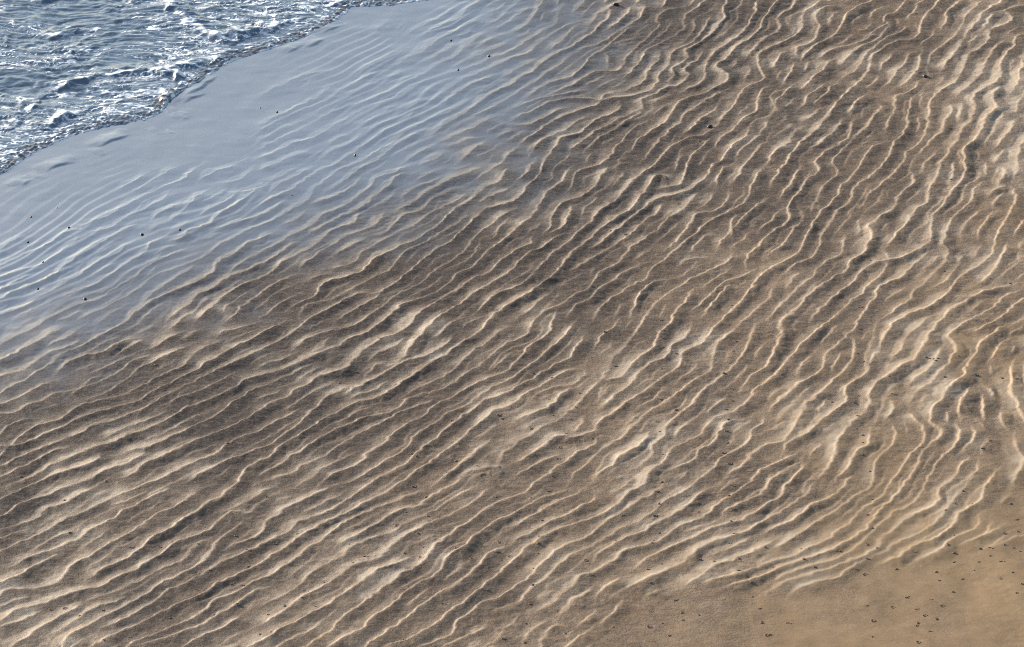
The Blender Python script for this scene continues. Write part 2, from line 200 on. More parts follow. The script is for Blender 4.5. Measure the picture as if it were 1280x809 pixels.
# small breaking fronts of the wash
BORE = [[(205,-4),(212,14),(222,26),(238,36),(250,43),(266,50),(286,58)],[(286,58),(300,50),(312,45),(325,42),(338,40)],[(62,120),(80,113),(95,108),(106,103),(120,98)],[(22,148),(34,144),(46,138),(58,136)],
[(120,101),(150,97),(180,94),(210,95),(226,104),(236,112)],[(338,40),(350,34),(362,28),(372,26)],[(180,122),(198,118),(206,126),(208,134)],[(0,166),(20,156),(30,152)],[(210,90),(240,84),(262,78),(290,68)],
[(40,8),(60,4),(80,-2)],[(10,50),(0,52)],[(150,-2),(170,6)],[(400,14),(420,8),(436,4)],[(70,66),(92,68),(112,64)],[(48,50),(70,50),(88,52)],[(330,86),(352,78),(372,66)][:0],[(60,163),(80,150),(110,141)]]
# low folds in the water film just behind its edge
FOLD = [[(224,121),(240,114),(260,102),(274,93)],[(223,129),(247,119),(259,115)],[(115,185),(135,177),(165,166)],[(192,169),(206,165)],[(120,195),(134,190)],[(222,152),(240,144)],[(376,62),(392,56),(406,46)],[(352,68),(368,62),(380,55)],[(50,226),(60,221)],[(400,42),(418,34),(432,30)],[(210,143),(226,140)],[(215,170),(222,168)],[(52,216),(75,206),(100,200)],[(20,235),(40,222)]]
# ---------------------------------------------------------------- camera and survey geometry
CAM_H, DEP, HFOV = 29.5, math.radians(27.0), math.radians(16.0)
TH = math.tan(HFOV / 2)
SUN_EL, SUN_ROT = math.radians(15.5), math.radians(-50.0)

def ground(px, py):
    """Point of the beach seen at a photograph position (1280 x 809)."""
    u = (np.asarray(px, float) - 640) / 640 * TH
    v = (404.5 - np.asarray(py, float)) / 640 * TH
    dy = math.cos(DEP) + v * math.sin(DEP)
    dz = -math.sin(DEP) + v * math.cos(DEP)
    t = -CAM_H / dz
    return u * t, dy * t

def image_of(x, y):
    """Inverse of ground()."""
    f = y * math.cos(DEP) + CAM_H * math.sin(DEP)
    up = y * math.sin(DEP) - CAM_H * math.cos(DEP)
    return 640 + x / f / TH * 640, 404.5 - up / f / TH * 640

# ---------------------------------------------------------------- noise helpers
def sstep(a, b, x):
    t = np.clip((x - a) / (b - a), 0, 1)
    return t * t * (3 - 2 * t)

def vnoise(x, y, seed):
    """Smooth lattice noise, about -1..1."""
    r = np.random.default_rng(seed).random((256, 256)) * 2 - 1
    xi = np.floor(x); yi = np.floor(y)
    fx = x - xi; fy = y - yi
    fx = fx * fx * fx * (fx * (fx * 6 - 15) + 10); fy = fy * fy * fy * (fy * (fy * 6 - 15) + 10)
    xi = xi.astype(np.int64) & 255; yi = yi.astype(np.int64) & 255
    x1 = (xi + 1) & 255; y1 = (yi + 1) & 255
    a = r[yi, xi] * (1 - fx) + r[yi, x1] * fx
    b = r[y1, xi] * (1 - fx) + r[y1, x1] * fx
    return a * (1 - fy) + b * fy

def fbm(x, y, seed, octaves=3):
    s = 0; amp = 1; tot = 0
    for k in range(octaves):
        c, sn = math.cos(0.7 * k + .3), math.sin(0.7 * k + .3)
        s = s + amp * vnoise((x * c - y * sn) * 2 ** k + 17.3 * k, (x * sn + y * c) * 2 ** k - 9.1 * k, seed + k)
        tot += amp; amp *= .5
    return s / tot * 1.3

def axis(lo, hi, step, far, ratio=1.35):
    core = np.arange(lo, hi + step / 2, step)
    out = []; d = step
    p = hi
    while p < far:
        d *= ratio; p += d; out.append(p)
    neg = []; d = step; p = lo
    while p > -far:
        d *= ratio; p -= d; neg.append(p)
    return np.concatenate([neg[::-1], core, out]), len(neg), len(core)

def sheet(name, xs, ys, Z, mat, attrs):
    nx, ny = len(xs), len(ys)
    X, Y = np.meshgrid(xs, ys)
    co = np.stack([X, Y, Z], -1).reshape(-1, 3).astype(np.float32)
    i = np.arange((ny - 1) * nx).reshape(ny - 1, nx)[:, :-1].ravel()
    quads = np.stack([i, i + 1, i + 1 + nx, i + nx], -1).astype(np.int32)
    me = bpy.data.meshes.new(name)
    me.vertices.add(len(co)); me.vertices.foreach_set('co', co.ravel())
    me.loops.add(quads.size); me.loops.foreach_set('vertex_index', quads.ravel())
    me.polygons.add(len(quads)); me.polygons.foreach_set('loop_start', np.arange(0, quads.size, 4, dtype=np.int32))
    for k, val in attrs.items():
        a = me.attributes.new(k, 'FLOAT', 'POINT'); a.data.foreach_set('value', val.astype(np.float32).ravel())
    me.update(calc_edges=True)
    me.polygons.foreach_set('use_smooth', np.ones(len(quads), dtype=bool))
    me.materials.append(mat)
    o = bpy.data.objects.new(name, me); COL.objects.link(o)
    return o

def poly_distance(pts, X, Y):
    """Signed distance to a polyline; positive on its right-hand side."""
    D = np.full(X.shape, 1e9); S = np.ones(X.shape)
    for (x0, y0), (x1, y1) in zip(pts[:-1], pts[1:]):
        dx, dy = x1 - x0, y1 - y0
        L2 = dx * dx + dy * dy + 1e-12
        t = np.clip(((X - x0) * dx + (Y - y0) * dy) / L2, 0, 1)
        d = np.hypot(X - x0 - t * dx, Y - y0 - t * dy)
        m = d < D
        D[m] = d[m]; S[m] = np.sign((X - x0) * dy - (Y - y0) * dx)[m]
    return D * S

def smooth_line(P, step):
    """Catmull-Rom through P, resampled at about step."""
    P = np.asarray(P, float)
    if len(P) == 2:
        n = max(2, int(np.hypot(*(P[1] - P[0])) / step) + 1)
        return P[0] + (P[1] - P[0]) * np.linspace(0, 1, n)[:, None]
    Q = np.vstack([2 * P[0] - P[1], P, 2 * P[-1] - P[-2]])
    out = []
    for i in range(1, len(Q) - 2):
        p0, p1, p2, p3 = Q[i - 1], Q[i], Q[i + 1], Q[i + 2]
        n = max(1, int(np.hypot(*(p2 - p1)) / step))
        t = (np.arange(n) / n)[:, None]
        out.append(.5 * (2 * p1 + (p2 - p0) * t + (2 * p0 - 5 * p1 + 4 * p2 - p3) * t ** 2 + (3 * p1 - p0 - 3 * p2 + p3) * t ** 3))
    out.append(P[-1:])
    return np.vstack(out)

# ---------------------------------------------------------------- crest lines, joined over the survey squares
lines = []
for (c, r), txt in CREST.items():
    for ln in txt.replace('\n', ';').split(';'):
        pts = [tuple(float(k) for k in p.split(',')) for p in ln.split()]
        if len(pts) >= 2:
            lines.append([(320 * c + x / 4, 202 * r + y / 4) for x, y in pts])
changed = True
while changed:
    changed = False
    for i in range(len(lines)):
        if changed: break
        e = np.array(lines[i][-1]); de = e - np.array(lines[i][-2])
        best = None
        for j in range(len(lines)):
            if i == j: continue
            s = np.array(lines[j][0]); ds = np.array(lines[j][1]) - s
            gap = np.hypot(*(s - e))
            if gap < 11 and de @ ds > .3 * np.hypot(*de) * np.hypot(*ds) and (best is None or gap < best[0]):
                best = (gap, j)
        if best:
            j = best[1]
            mid = tuple((np.array(lines[i][-1]) + np.array(lines[j][0])) / 2)
            lines[i] = lines[i][:-1] + [mid] + lines[j][1:]
            lines.pop(j); changed = True

# ---------------------------------------------------------------- beach
STEP_X, STEP_Y = .02, .028
gx, nx0, nxc = axis(-13.5, 13.5, STEP_X, 4000)
gy, ny0, nyc = axis(42.5, 78, STEP_Y, 4000)
cx = gx[nx0:nx0 + nxc]; cy = gy[ny0:ny0 + nyc]
X, Y = np.meshgrid(cx, cy)
PX, PY = image_of(X, Y)

# crest samples and local ripple spacing
gl = []
for L in lines:
    a = np.array(L)
    wx, wy = ground(a[:, 0], a[:, 1])
    gl.append(smooth_line(np.stack([wx, wy], -1), .09))
B = .25
bw, bh = int(27 / B) + 1, int(35.5 / B) + 1
dens = np.zeros((bh, bw))
for P in gl:
    seg = np.hypot(*(P[1:] - P[:-1]).T); m = (P[1:] + P[:-1]) / 2
    iy = np.clip(((m[:, 1] - 42.5) / B).astype(int), 0, bh - 1); ix = np.clip(((m[:, 0] + 13.5) / B).astype(int), 0, bw - 1)
    np.add.at(dens, (iy, ix), seg / B / B)
def blur(a, s):
    k = np.exp(-.5 * (np.arange(-int(3 * s), int(3 * s) + 1) / s) ** 2); k /= k.sum()
    a = np.apply_along_axis(lambda v: np.convolve(v, k, 'same'), 0, a)
    return np.apply_along_axis(lambda v: np.convolve(v, k, 'same'), 1, a)
dens = blur(dens, 2.2)

def interp_grid(a, x, y):
    fx = np.clip((x + 13.5) / B - .5, 0, bw - 1.001); fy = np.clip((y - 42.5) / B - .5, 0, bh - 1.001)
    ix = fx.astype(int); iy = fy.astype(int); tx = fx - ix; ty = fy - iy
    return (a[iy, ix] * (1 - tx) + a[iy, ix + 1] * tx) * (1 - ty) + (a[iy + 1, ix] * (1 - tx) + a[iy + 1, ix + 1] * tx) * ty

# water film and wetness maps
FE = np.array(FILM_EDGE, float)
fx_, fy_ = ground(FE[:, 0], FE[:, 1])
film_d = -poly_distance(np.stack([fx_, fy_], -1), X[::4, ::4], Y[::4, ::4])
film_d = np.repeat(np.repeat(film_d, 4, 0), 4, 1)[:X.shape[0], :X.shape[1]]
SH = np.array(SHORE, float)
sx_, sy_ = ground(SH[:, 0], SH[:, 1])
shore_pts = smooth_line(np.stack([sx_, sy_], -1), .25)
dir0 = shore_pts[0] - shore_pts[6]; dir0 /= np.hypot(*dir0)
shore_pts = np.vstack([shore_pts[0] + np.array([-900., -1500.]), shore_pts[0] + np.array([-4., -6.5]), shore_pts, shore_pts[-1] + np.array([5., 4.]), shore_pts[-1] + np.array([900., 1100.])])

def wet_map(px, py):
    num = 0; den = 1e-9
    for x, y, w in WET:
        k = np.exp(-((px - x) ** 2 + (py - y) ** 2) / (2 * 85. ** 2))
        num = num + k * w; den = den + k
    return num / den
wet_c = wet_map(PX[::8, ::8], PY[::8, ::8])
wet = np.repeat(np.repeat(wet_c, 8, 0), 8, 1)[:X.shape[0], :X.shape[1]]
k9 = np.ones(17) / 17
for ax in (0, 1):
    wet = np.apply_along_axis(lambda v: np.convolve(np.pad(v, 8, 'edge'), k9, 'valid'), ax, wet)
    film_d = np.apply_along_axis(lambda v: np.convolve(np.pad(v, 8, 'edge'), k9, 'valid'), ax, film_d)
broad = np.zeros_like(X)
for bx, by, br in BROAD:
    broad = np.maximum(broad, np.exp(-(((PX - bx) ** 2 + ((PY - by) * 1.2) ** 2) / (br * br))))

H = np.zeros_like(X)
rampmap = fbm(X * .8, Y * .5, 21, 3)
# small raggedness: the grid is looked up through a gentle warp
WX = X + .042 * fbm(X * 2.8, Y * 2.0, 3) + .026 * fbm(X * 8, Y * 7, 7, 3)
WY = Y + .05 * fbm(X * 2.7, Y * 2.0, 13) + .02 * fbm(X * 9, Y * 9, 17, 2)
minor = []
for li, P in enumerate(gl):
    if len(P) < 8: continue
    r = np.random.default_rng(5000 + li)
    for rep_ in range(2):
        if r.random() < .3: continue
        a = int(r.integers(0, max(1, len(P) - 7))); b = min(len(P), a + int(r.integers(10, 44)))
        Q = P[a:b]
        T_ = np.gradient(Q, axis=0); T_ /= np.maximum(np.hypot(T_[:, 0], T_[:, 1]), 1e-6)[:, None]
        Sq = np.clip(1 / np.maximum(interp_grid(dens, Q[:, 0], Q[:, 1]), .3), .22, .75)
        off = Sq * (r.uniform(.38, .7) + .14 * np.sin(np.arange(len(Q)) * .45 + r.random() * 6))
        minor.append(Q + np.stack([T_[:, 1], -T_[:, 0]], -1) * off[:, None])
# gaps of the survey: more crests that follow the run of their neighbours
tx_ = np.zeros((bh, bw)); ty_ = np.zeros((bh, bw))
for P in gl:
    v = P[1:] - P[:-1]; m = (P[1:] + P[:-1]) / 2
    iy = np.clip(((m[:, 1] - 42.5) / B).astype(int), 0, bh - 1); ix = np.clip(((m[:, 0] + 13.5) / B).astype(int), 0, bw - 1)
    sg = np.where(v[:, 1] < -.3 * np.abs(v[:, 0]), -1, 1)
    np.add.at(tx_, (iy, ix), v[:, 0] * sg); np.add.at(ty_, (iy, ix), v[:, 1] * sg)
tx_, ty_ = blur(tx_, 1.8) + .02 * blur(tx_, 8), blur(ty_, 1.8) + .02 * blur(ty_, 8)
OC = .1
oh, ow = int(35.5 / OC) + 1, int(27 / OC) + 1
occ = np.zeros((oh, ow), bool)
def mark(P, rad):
    k = int(rad / OC)
    for x, y in P:
        i, j = int((x + 13.5) / OC), int((y - 42.5) / OC)
        for dj in range(-k, k + 1):
            for di in range(-k, k + 1):
                if di * di + dj * dj <= k * k + 1 and 0 <= j + dj < oh and 0 <= i + di < ow: occ[j + dj, i + di] = True
for P in gl: mark(P, .15)
filler = []
r = np.random.default_rng(77)
cand = np.argwhere(~occ); r.shuffle(cand)
for j, i in cand:
    if occ[j, i]: continue
    x, y = -13.5 + (i + .5) * OC, 42.5 + (j + .5) * OC
    px, py = image_of(x, y)
    if not (-40 < px < 1320 and -30 < py < 850): continue
    q, p = min(int((y - 42.5) / STEP_Y), nyc - 1), min(int((x + 13.5) / STEP_X), nxc - 1)
    if wet[q, p] < (.22 if px > 1100 else .34) or film_d[q, p] > 3.2: continue
    halves = []
    for sgn in (1, -1):
        path = []; X_, Y_ = x, y; w_ = r.random() * 6
        for k in range(int(r.integers(8, 26))):
            a, b = interp_grid(tx_, np.array(X_), np.array(Y_)), interp_grid(ty_, np.array(X_), np.array(Y_))
            L_ = math.hypot(a, b)
            if L_ < 1e-9: break
            c = .16 * math.sin(k * .55 + w_)
            a, b = a / L_, b / L_
            X_ += sgn * .09 * (a - c * b); Y_ += sgn * .09 * (b + c * a)
            u, v = int((X_ + 13.5) / OC), int((Y_ - 42.5) / OC)
            if not (0 <= u < ow and 0 <= v < oh) or occ[v, u]: break
            path.append((X_, Y_))
        halves.append(path)
    P = np.array(halves[1][::-1] + [(x, y)] + halves[0])
    if len(P) < 8: continue
    filler.append(P); mark(P, .17)
n_main = len(gl); gl = gl + minor; n_minor = len(gl); gl = gl + filler
pale = np.zeros_like(X)  # mask of the wet sheen painted along the crests
for li, P in enumerate(gl):
    n = len(P)
    if n < 2: continue
    seg = np.hypot(*(P[1:] - P[:-1]).T)
    s = np.concatenate([[0], np.cumsum(seg)]); LEN = s[-1]
    S = np.clip(1 / np.maximum(interp_grid(dens, P[:, 0], P[:, 1]), .3),   .22, .62)
    px, py = image_of(P[:, 0], P[:, 1])
    r = np.random.default_rng(100 + li)
    o1, o2 = r.random() * 200, r.random() * 200
    nz = lambda f, o: vnoise(s * f + o, np.full_like(s, o), 300)
    amp = S * .074 * (.75 + .5 * r.random()) * np.clip(1 + .32 * nz(1.0, o1) + .22 * nz(3.2, o2), .4, 1.5)
    if li >= n_main: amp = amp * (.45 if li < n_minor else .8)
    amp = amp * np.clip(LEN / 1.1, .3, 1); S = np.minimum(S, max(.15, LEN * .6))
    wid = np.clip(1 + .55 * nz(1.4, o2 + 7) + .5 * nz(4.0, o1 + 3), .45, 2.2)
    edge0 = (px[0] < 4) or (py[0] > 803); edge1 = (px[-1] > 1276) or (py[-1] < 6)
    tap = min(.35, LEN * .3)
    if not edge0: amp = amp * (.25 + .75 * sstep(0, tap, s))
    if not edge1: amp = amp * (.25 + .75 * sstep(0, tap, LEN - s))
    plate = float(np.clip(r.random() * .9 + (px.mean() - 500) / 1400, 0, 1))
    w0 = .020 + .014 * r.random()
    R = .74
    i0 = np.searchsorted(cx, P[:, 0].min() - R - .16); i1 = np.searchsorted(cx, P[:, 0].max() + R + .16)
    j0 = np.searchsorted(cy, P[:, 1].min() - R - .16); j1 = np.searchsorted(cy, P[:, 1].max() + R + .16)
    if i1 - i0 < 2 or j1 - j0 < 2: continue
    D = np.full((j1 - j0, i1 - i0), 9., np.float32); SG = np.ones_like(D); T = np.zeros_like(D)
    bx = WX[j0:j1, i0:i1]; by = WY[j0:j1, i0:i1]
    for k in range(n - 1):
        (x0, y0), (x1, y1) = P[k], P[k + 1]
        a0 = max(0, int((min(x0, x1) - R - .12 - cx[i0]) / STEP_X)); a1 = int((max(x0, x1) + R + .12 - cx[i0]) / STEP_X) + 1
        b0 = max(0, int((min(y0, y1) - R - .12 - cy[j0]) / STEP_Y)); b1 = int((max(y0, y1) + R + .12 - cy[j0]) / STEP_Y) + 1
        if a1 <= a0 or b1 <= b0: continue
        qx = bx[b0:b1, a0:a1]; qy = by[b0:b1, a0:a1]
        if qx.size == 0: continue
        dx, dy = x1 - x0, y1 - y0
        t = np.clip(((qx - x0) * dx + (qy - y0) * dy) / (dx * dx + dy * dy + 1e-12), 0, 1)
        d = np.hypot(qx - x0 - t * dx, qy - y0 - t * dy)
        v = D[b0:b1, a0:a1]; m = d < v
        v[m] = d[m]
        SG[b0:b1, a0:a1][m] = np.sign((qx - x0) * dy - (qy - y0) * dx)[m]
        T[b0:b1, a0:a1][m] = (k + t)[m]
    m = D < R
    if not m.any(): continue
    d = (D * SG)[m]; tt = T[m]
    Sl = np.interp(tt, np.arange(n), S); A = np.interp(tt, np.arange(n), amp)
    fl = sstep(-1.5, 1.5, film_d[j0:j1, i0:i1][m])
    w = w0 * np.interp(tt, np.arange(n), wid) * (.6 + .8 * Sl / .5) * (1 + 1.9 * broad[j0:j1, i0:i1][m]) * (1 + 2.6 * fl)
    rampn = np.clip(.38 + .75 * rampmap[j0:j1, i0:i1][m] + .4 * broad[j0:j1, i0:i1][m], .08, .85)
    ramp = rampn * np.clip(1 + np.minimum(d, 0) / (.5 * Sl), 0, 1) ** 1.15
    tr = np.maximum(d, 0) / Sl
    tail = (1 - plate) * np.maximum(0, 1 - tr / .72) ** 1.3 + plate * (1 - sstep(.0, .66, tr))
    lip = np.clip(1 + np.minimum(d, 0) / w, 0, 1)
    lip = (lip * lip * (3 - 2 * lip) * .6 + lip * .4) * (1 - rampn) * (1 - .35 * np.clip(wet[j0:j1, i0:i1][m] * 2 - 1, 0, 1)) + ramp
    h = A * np.where(d > 0, tail, lip)
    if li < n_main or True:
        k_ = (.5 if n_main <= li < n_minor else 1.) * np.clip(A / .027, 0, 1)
        pv = np.where(d > 0, np.clip(1 - d / .035, 0, 1), np.clip(1 + d / (.08 + (.15 + rampn * .8) * Sl), 0, 1) ** 1.2) * (.2 + 1.3 * rampn) * k_  # painted sheen: wide on the sunward side, cut short behind the crest
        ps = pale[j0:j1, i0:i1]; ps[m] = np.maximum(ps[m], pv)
    sub = H[j0:j1, i0:i1]
    sub[m] = np.maximum(sub[m], h)

# ripples carry on beyond the surveyed part of the beach
outside = sstep(0, 70, np.maximum(np.maximum(-PX, PX - 1280), np.maximum(-PY, PY - 809)))
ang = math.radians(62) + .3 * fbm(X * .12, Y * .12, 31, 2)
ph = (X * math.sin(math.radians(62)) - Y * math.cos(math.radians(62))) / .5 + 1.1 * fbm(X * .45, Y * .3, 33, 3)
fr = ph - np.floor(ph)
gen = .04 * np.where(fr < .14, fr / .14, (1 - (fr - .14) / .86) ** 1.5)
H = H * (1 - outside) + gen * outside * sstep(-1, -.2, fbm(X * .3, Y * .3, 35, 2))

# the film drowns most of the relief, and the bar of smooth sand has little of it
fnoise = .55 * fbm(X * .55, Y * .4, 41) + .25 * fbm(X * 2.2, Y * 1.4, 45)
film = sstep(-2.2, 3.4, film_d + fnoise * 1.0 - 28 * np.minimum(H - .011, .022))
deep = sstep(2.2, 6.5, film_d)
H *= 1 - .52 * sstep(-1.6, 2.2, film_d) - .28 * deep
dry = 1 - sstep(.1, .3, wet)
H *= 1 - .25 * dry
ph2 = (X * math.sin(math.radians(52)) - Y * math.cos(math.radians(52))) / .29 + 1.1 * fbm(X * .5, Y * .35, 37, 3)
fr2 = ph2 - np.floor(ph2)
H += .0085 * np.where(fr2 < .3, fr2 / .3, (1 - (fr2 - .3) / .7)) * sstep(.5, 2.5, film_d) * (1 - .75 * sstep(3.2, 6, film_d)) * sstep(-.3, .5, fbm(X * .5, Y * .35, 39, 2))
# low swells and fine roughness of the sand between the crests
H += (.012 + .012 * dry) * fbm(X * .8, Y * .5, 51, 3) * (1 - .6 * film) + .0035 * fbm(X * 2, Y * 2.5, 53, 2)
rough = (1 - .93 * sstep(-.2, 1.2, film_d))
streak = sstep(-.3, .6, fbm(X * .9, Y * .7, 55, 2))
H += rough * (1 - .6 * dry) * (.0035 * fbm(X * 3.5, Y * 5, 57, 3) + .0034 * (.35 + streak) * fbm(X * 10, Y * 13, 61, 3))
H += .006 * np.maximum(0, fbm(X * 1.6, Y * 1.0, 63, 3)) * rough
# folds at the back of the film
for F in FOLD:
    f = np.array(F, float); a, b = ground(f[:, 0], f[:, 1])
    P = smooth_line(np.stack([a, b], -1), .08)
    i0 = np.searchsorted(cx, P[:, 0].min() - .5); i1 = np.searchsorted(cx, P[:, 0].max() + .5)
    j0 = np.searchsorted(cy, P[:, 1].min() - .6); j1 = np.searchsorted(cy, P[:, 1].max() + .6)
    if i1 <= i0 or j1 <= j0: continue
    sl = (slice(j0, j1), slice(i0, i1))
    d = poly_distance(P, WX[sl], WY[sl])
    ends = np.minimum(np.hypot(WX[sl] - P[0, 0], WY[sl] - P[0, 1]), np.hypot(WX[sl] - P[-1, 0], WY[sl] - P[-1, 1]))
    e = sstep(0, .45, ends) * (ends > np.abs(d) + 2e-3)
    h = np.where(d > 0, 1 - sstep(0, .10, d), 1 - sstep(0, .40, -d))
    H[sl] += .024 * h * e
Z = np.zeros((len(gy), len(gx)))
Z[ny0:ny0 + nyc, nx0:nx0 + nxc] = H
fade = np.ones_like(H)
def full(a, fill_edge=True):
    out = np.zeros((len(gy), len(gx)))
    jj = np.clip(np.arange(len(gy)) - ny0, 0, nyc - 1); ii = np.clip(np.arange(len(gx)) - nx0, 0, nxc - 1)
    return a[np.ix_(jj, ii)]
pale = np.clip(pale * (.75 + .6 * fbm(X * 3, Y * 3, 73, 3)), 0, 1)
wet_n = np.clip(wet - .25 * pale + .16 * fbm(X * .7, Y * .45, 71, 3) + .10 * fbm(X * 5, Y * 7, 75, 2) * (1 - dry) - 2.2 * (H - .02) * (1 - dry), 0, 1)  # painted sheen also lowers the wet value

# ---------------------------------------------------------------- materials
def new_mat(name):
    m = bpy.data.materials.new(name); m.use_nodes = True
    nt = m.node_tree
    return m, nt, nt.nodes['Principled BSDF']
def N(nt, kind, **kw):
    n = nt.nodes.new(kind)
    for k, v in kw.items(): setattr(n, k, v)
    return n
def math_node(nt, op, a, b=None, clamp=False):
    n = N(nt, 'ShaderNodeMath', operation=op, use_clamp=clamp)
    for i, v in enumerate((a, b)):
        if v is None: continue
        if isinstance(v, (int, float)): n.inputs[i].default_value = v
        else: nt.links.new(v, n.inputs[i])
    return n.outputs[0]
def mix_col(nt, fac, a, b):
    n = N(nt, 'ShaderNodeMix', data_type='RGBA')
    for s, v in ((0, fac), (6, a), (7, b)):
        if isinstance(v, (int, float)): n.inputs[s].default_value = v
        elif isinstance(v, tuple): n.inputs[s].default_value = (*v, 1)
        else: nt.links.new(v, n.inputs[s])
    return n.outputs[2]
def attr(nt, name):
    return N(nt, 'ShaderNodeAttribute', attribute_name=name).outputs['Fac']
def noise(nt, scale, vec, detail=4, rough=.6):
    n = N(nt, 'ShaderNodeTexNoise'); n.inputs['Scale'].default_value = scale
    n.inputs['Detail'].default_value = detail; n.inputs['Roughness'].default_value = rough
    nt.links.new(vec, n.inputs['Vector']); return n.outputs['Fac']
def maprange(nt, v, a, b, c, d):
    n = N(nt, 'ShaderNodeMapRange'); nt.links.new(v, n.inputs[0])
    for i, k in enumerate((a, b, c, d)): n.inputs[i + 1].default_value = k
    return n.outputs[0]

sand, nt, bs = new_mat('rippled_sand')
pos = N(nt, 'ShaderNodeNewGeometry').outputs['Position']
W, Fm = attr(nt, 'wet'), attr(nt, 'film')
mott = maprange(nt, math_node(nt, 'ADD', math_node(nt, 'MULTIPLY', noise(nt, 4.5, pos, 6, .68), .6), math_node(nt, 'MULTIPLY', noise(nt, .9, pos, 3, .5), .4)), .38, .62, 0, 1); grain = noise(nt, 24, pos, 4, .75)
dryc = mix_col(nt, mott, SAND_DRY_A, SAND_DRY_B)
wetc = mix_col(nt, mott, SAND_WET_A, SAND_WET_B)
midc = mix_col(nt, mott, SAND_MID_A, SAND_MID_B)
base = mix_col(nt, maprange(nt, W, .08, .42, 0, 1), dryc, midc)
base = mix_col(nt, maprange(nt, W, .40, .85, 0, 1), base, wetc)
base = mix_col(nt, math_node(nt, 'MULTIPLY', attr(nt, 'pale'), maprange(nt, W, .45, 1, .62, .30)), base, SAND_SHEEN_FLECK)  # sky sheen of the ripple faces, painted into the base colour
base = mix_col(nt, math_node(nt, 'MULTIPLY', maprange(nt, grain, .54, .72, 0, 1), maprange(nt, W, .1, .4, .05, .34)), base, (.05, .035, .025))
smap = N(nt, 'ShaderNodeMapping'); smap.inputs['Scale'].default_value = (5, 8, 1); nt.links.new(pos, smap.inputs['Vector'])
stk = noise(nt, 1.6, smap.outputs[0], 5, .7)
base = mix_col(nt, math_node(nt, 'MULTIPLY', math_node(nt, 'MULTIPLY', maprange(nt, stk, .50, .70, 0, 1), maprange(nt, W, .1, .4, .05, .26)), math_node(nt, 'SUBTRACT', 1.0, Fm)), base, SAND_SHEEN_FLECK)
under = mix_col(nt, math_node(nt, 'MULTIPLY', Fm, .9), base, (.055, .06, .062))
nt.links.new(under, bs.inputs['Base Color'])
rg = math_node(nt, 'SUBTRACT', .75, math_node(nt, 'MULTIPLY', W, .25))
nt.links.new(rg, bs.inputs['Roughness'])
bs.inputs['Specular IOR Level'].default_value = .22
bs.inputs['Coat IOR'].default_value = FILM_IOR
sheen = math_node(nt, 'MULTIPLY', W, WET_COAT)
nt.links.new(math_node(nt, 'MAXIMUM', Fm, sheen), bs.inputs['Coat Weight'])
nt.links.new(maprange(nt, Fm, 0, .8, .38, .10), bs.inputs['Coat Roughness'])
bump = N(nt, 'ShaderNodeBump'); bump.inputs['Distance'].default_value = .016
nt.links.new(math_node(nt, 'ADD', noise(nt, 22, pos, 5, .7), math_node(nt, 'MULTIPLY', stk, 1.2)), bump.inputs['Height'])
nt.links.new(math_node(nt, 'MULTIPLY', maprange(nt, Fm, 0, .7, 1, .0), maprange(nt, W, .1, .4, .15, .6)), bump.inputs['Strength'])
nt.links.new(bump.outputs[0], bs.inputs['Normal'])
cb = N(nt, 'ShaderNodeBump'); cb.inputs['Distance'].default_value = .004
nt.links.new(noise(nt, 9, pos, 3, .55), cb.inputs['Height'])
nt.links.new(maprange(nt, Fm, 0, .9, .7, .06), cb.inputs['Strength'])
nt.links.new(cb.outputs[0], bs.inputs['Coat Normal'])

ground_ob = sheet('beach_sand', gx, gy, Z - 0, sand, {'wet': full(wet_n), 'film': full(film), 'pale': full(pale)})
ground_ob['kind'] = 'structure'
ground_ob['label'] = 'brown rippled tidal sand, wet and dark towards the sea, smooth and tan at lower right'

# ---------------------------------------------------------------- sea
sx, sa0, sac = axis(-14.5, .5, .022, 4000)
sy, sb0, sbc = axis(59.5, 78, .03, 4000)
ux = sx[sa0:sa0 + sac]; uy = sy[sb0:sb0 + sbc]
XS, YS = np.meshgrid(sx, sy)
SD = np.zeros_like(XS)
SDc = -poly_distance(shore_pts, XS, YS)          # positive out at sea
SDc += (.05 * fbm(XS * 4, YS * 3, 83, 3) + .03 * fbm(XS * 14, YS * 11, 87, 2)) * (np.abs(SDc) < 2)
near = sstep(1.6, .1, SDc)
inm = ((XS > -15) & (XS < 1) & (YS > 59) & (YS < 79)).astype(float)
qx = XS + .25 * fbm(XS * .9, YS * .9, 91, 2); qy = YS + .3 * fbm(XS * .7, YS * .5, 93, 2)
wav = .030 * fbm(qx * .55, qy * 1.3, 95, 3) + .022 * fbm(qx * 1.8, qy * 4.6, 97, 3) + .013 * fbm(qx * 5, qy * 11, 99, 3)
hs = .010 + .05 * (1 - np.exp(-np.maximum(SDc, 0) / 1.1)) + wav * sstep(0, 1.2, SDc) * inm
lump = np.abs(fbm(XS * 11, YS * 11, 101, 3))
edge_band = sstep(.0, .08, SDc) * sstep(.55, .12, SDc) * inm
hs += edge_band * (.036 * lump - .006)
foam = np.zeros_like(XS); dirt = np.zeros_like(XS)
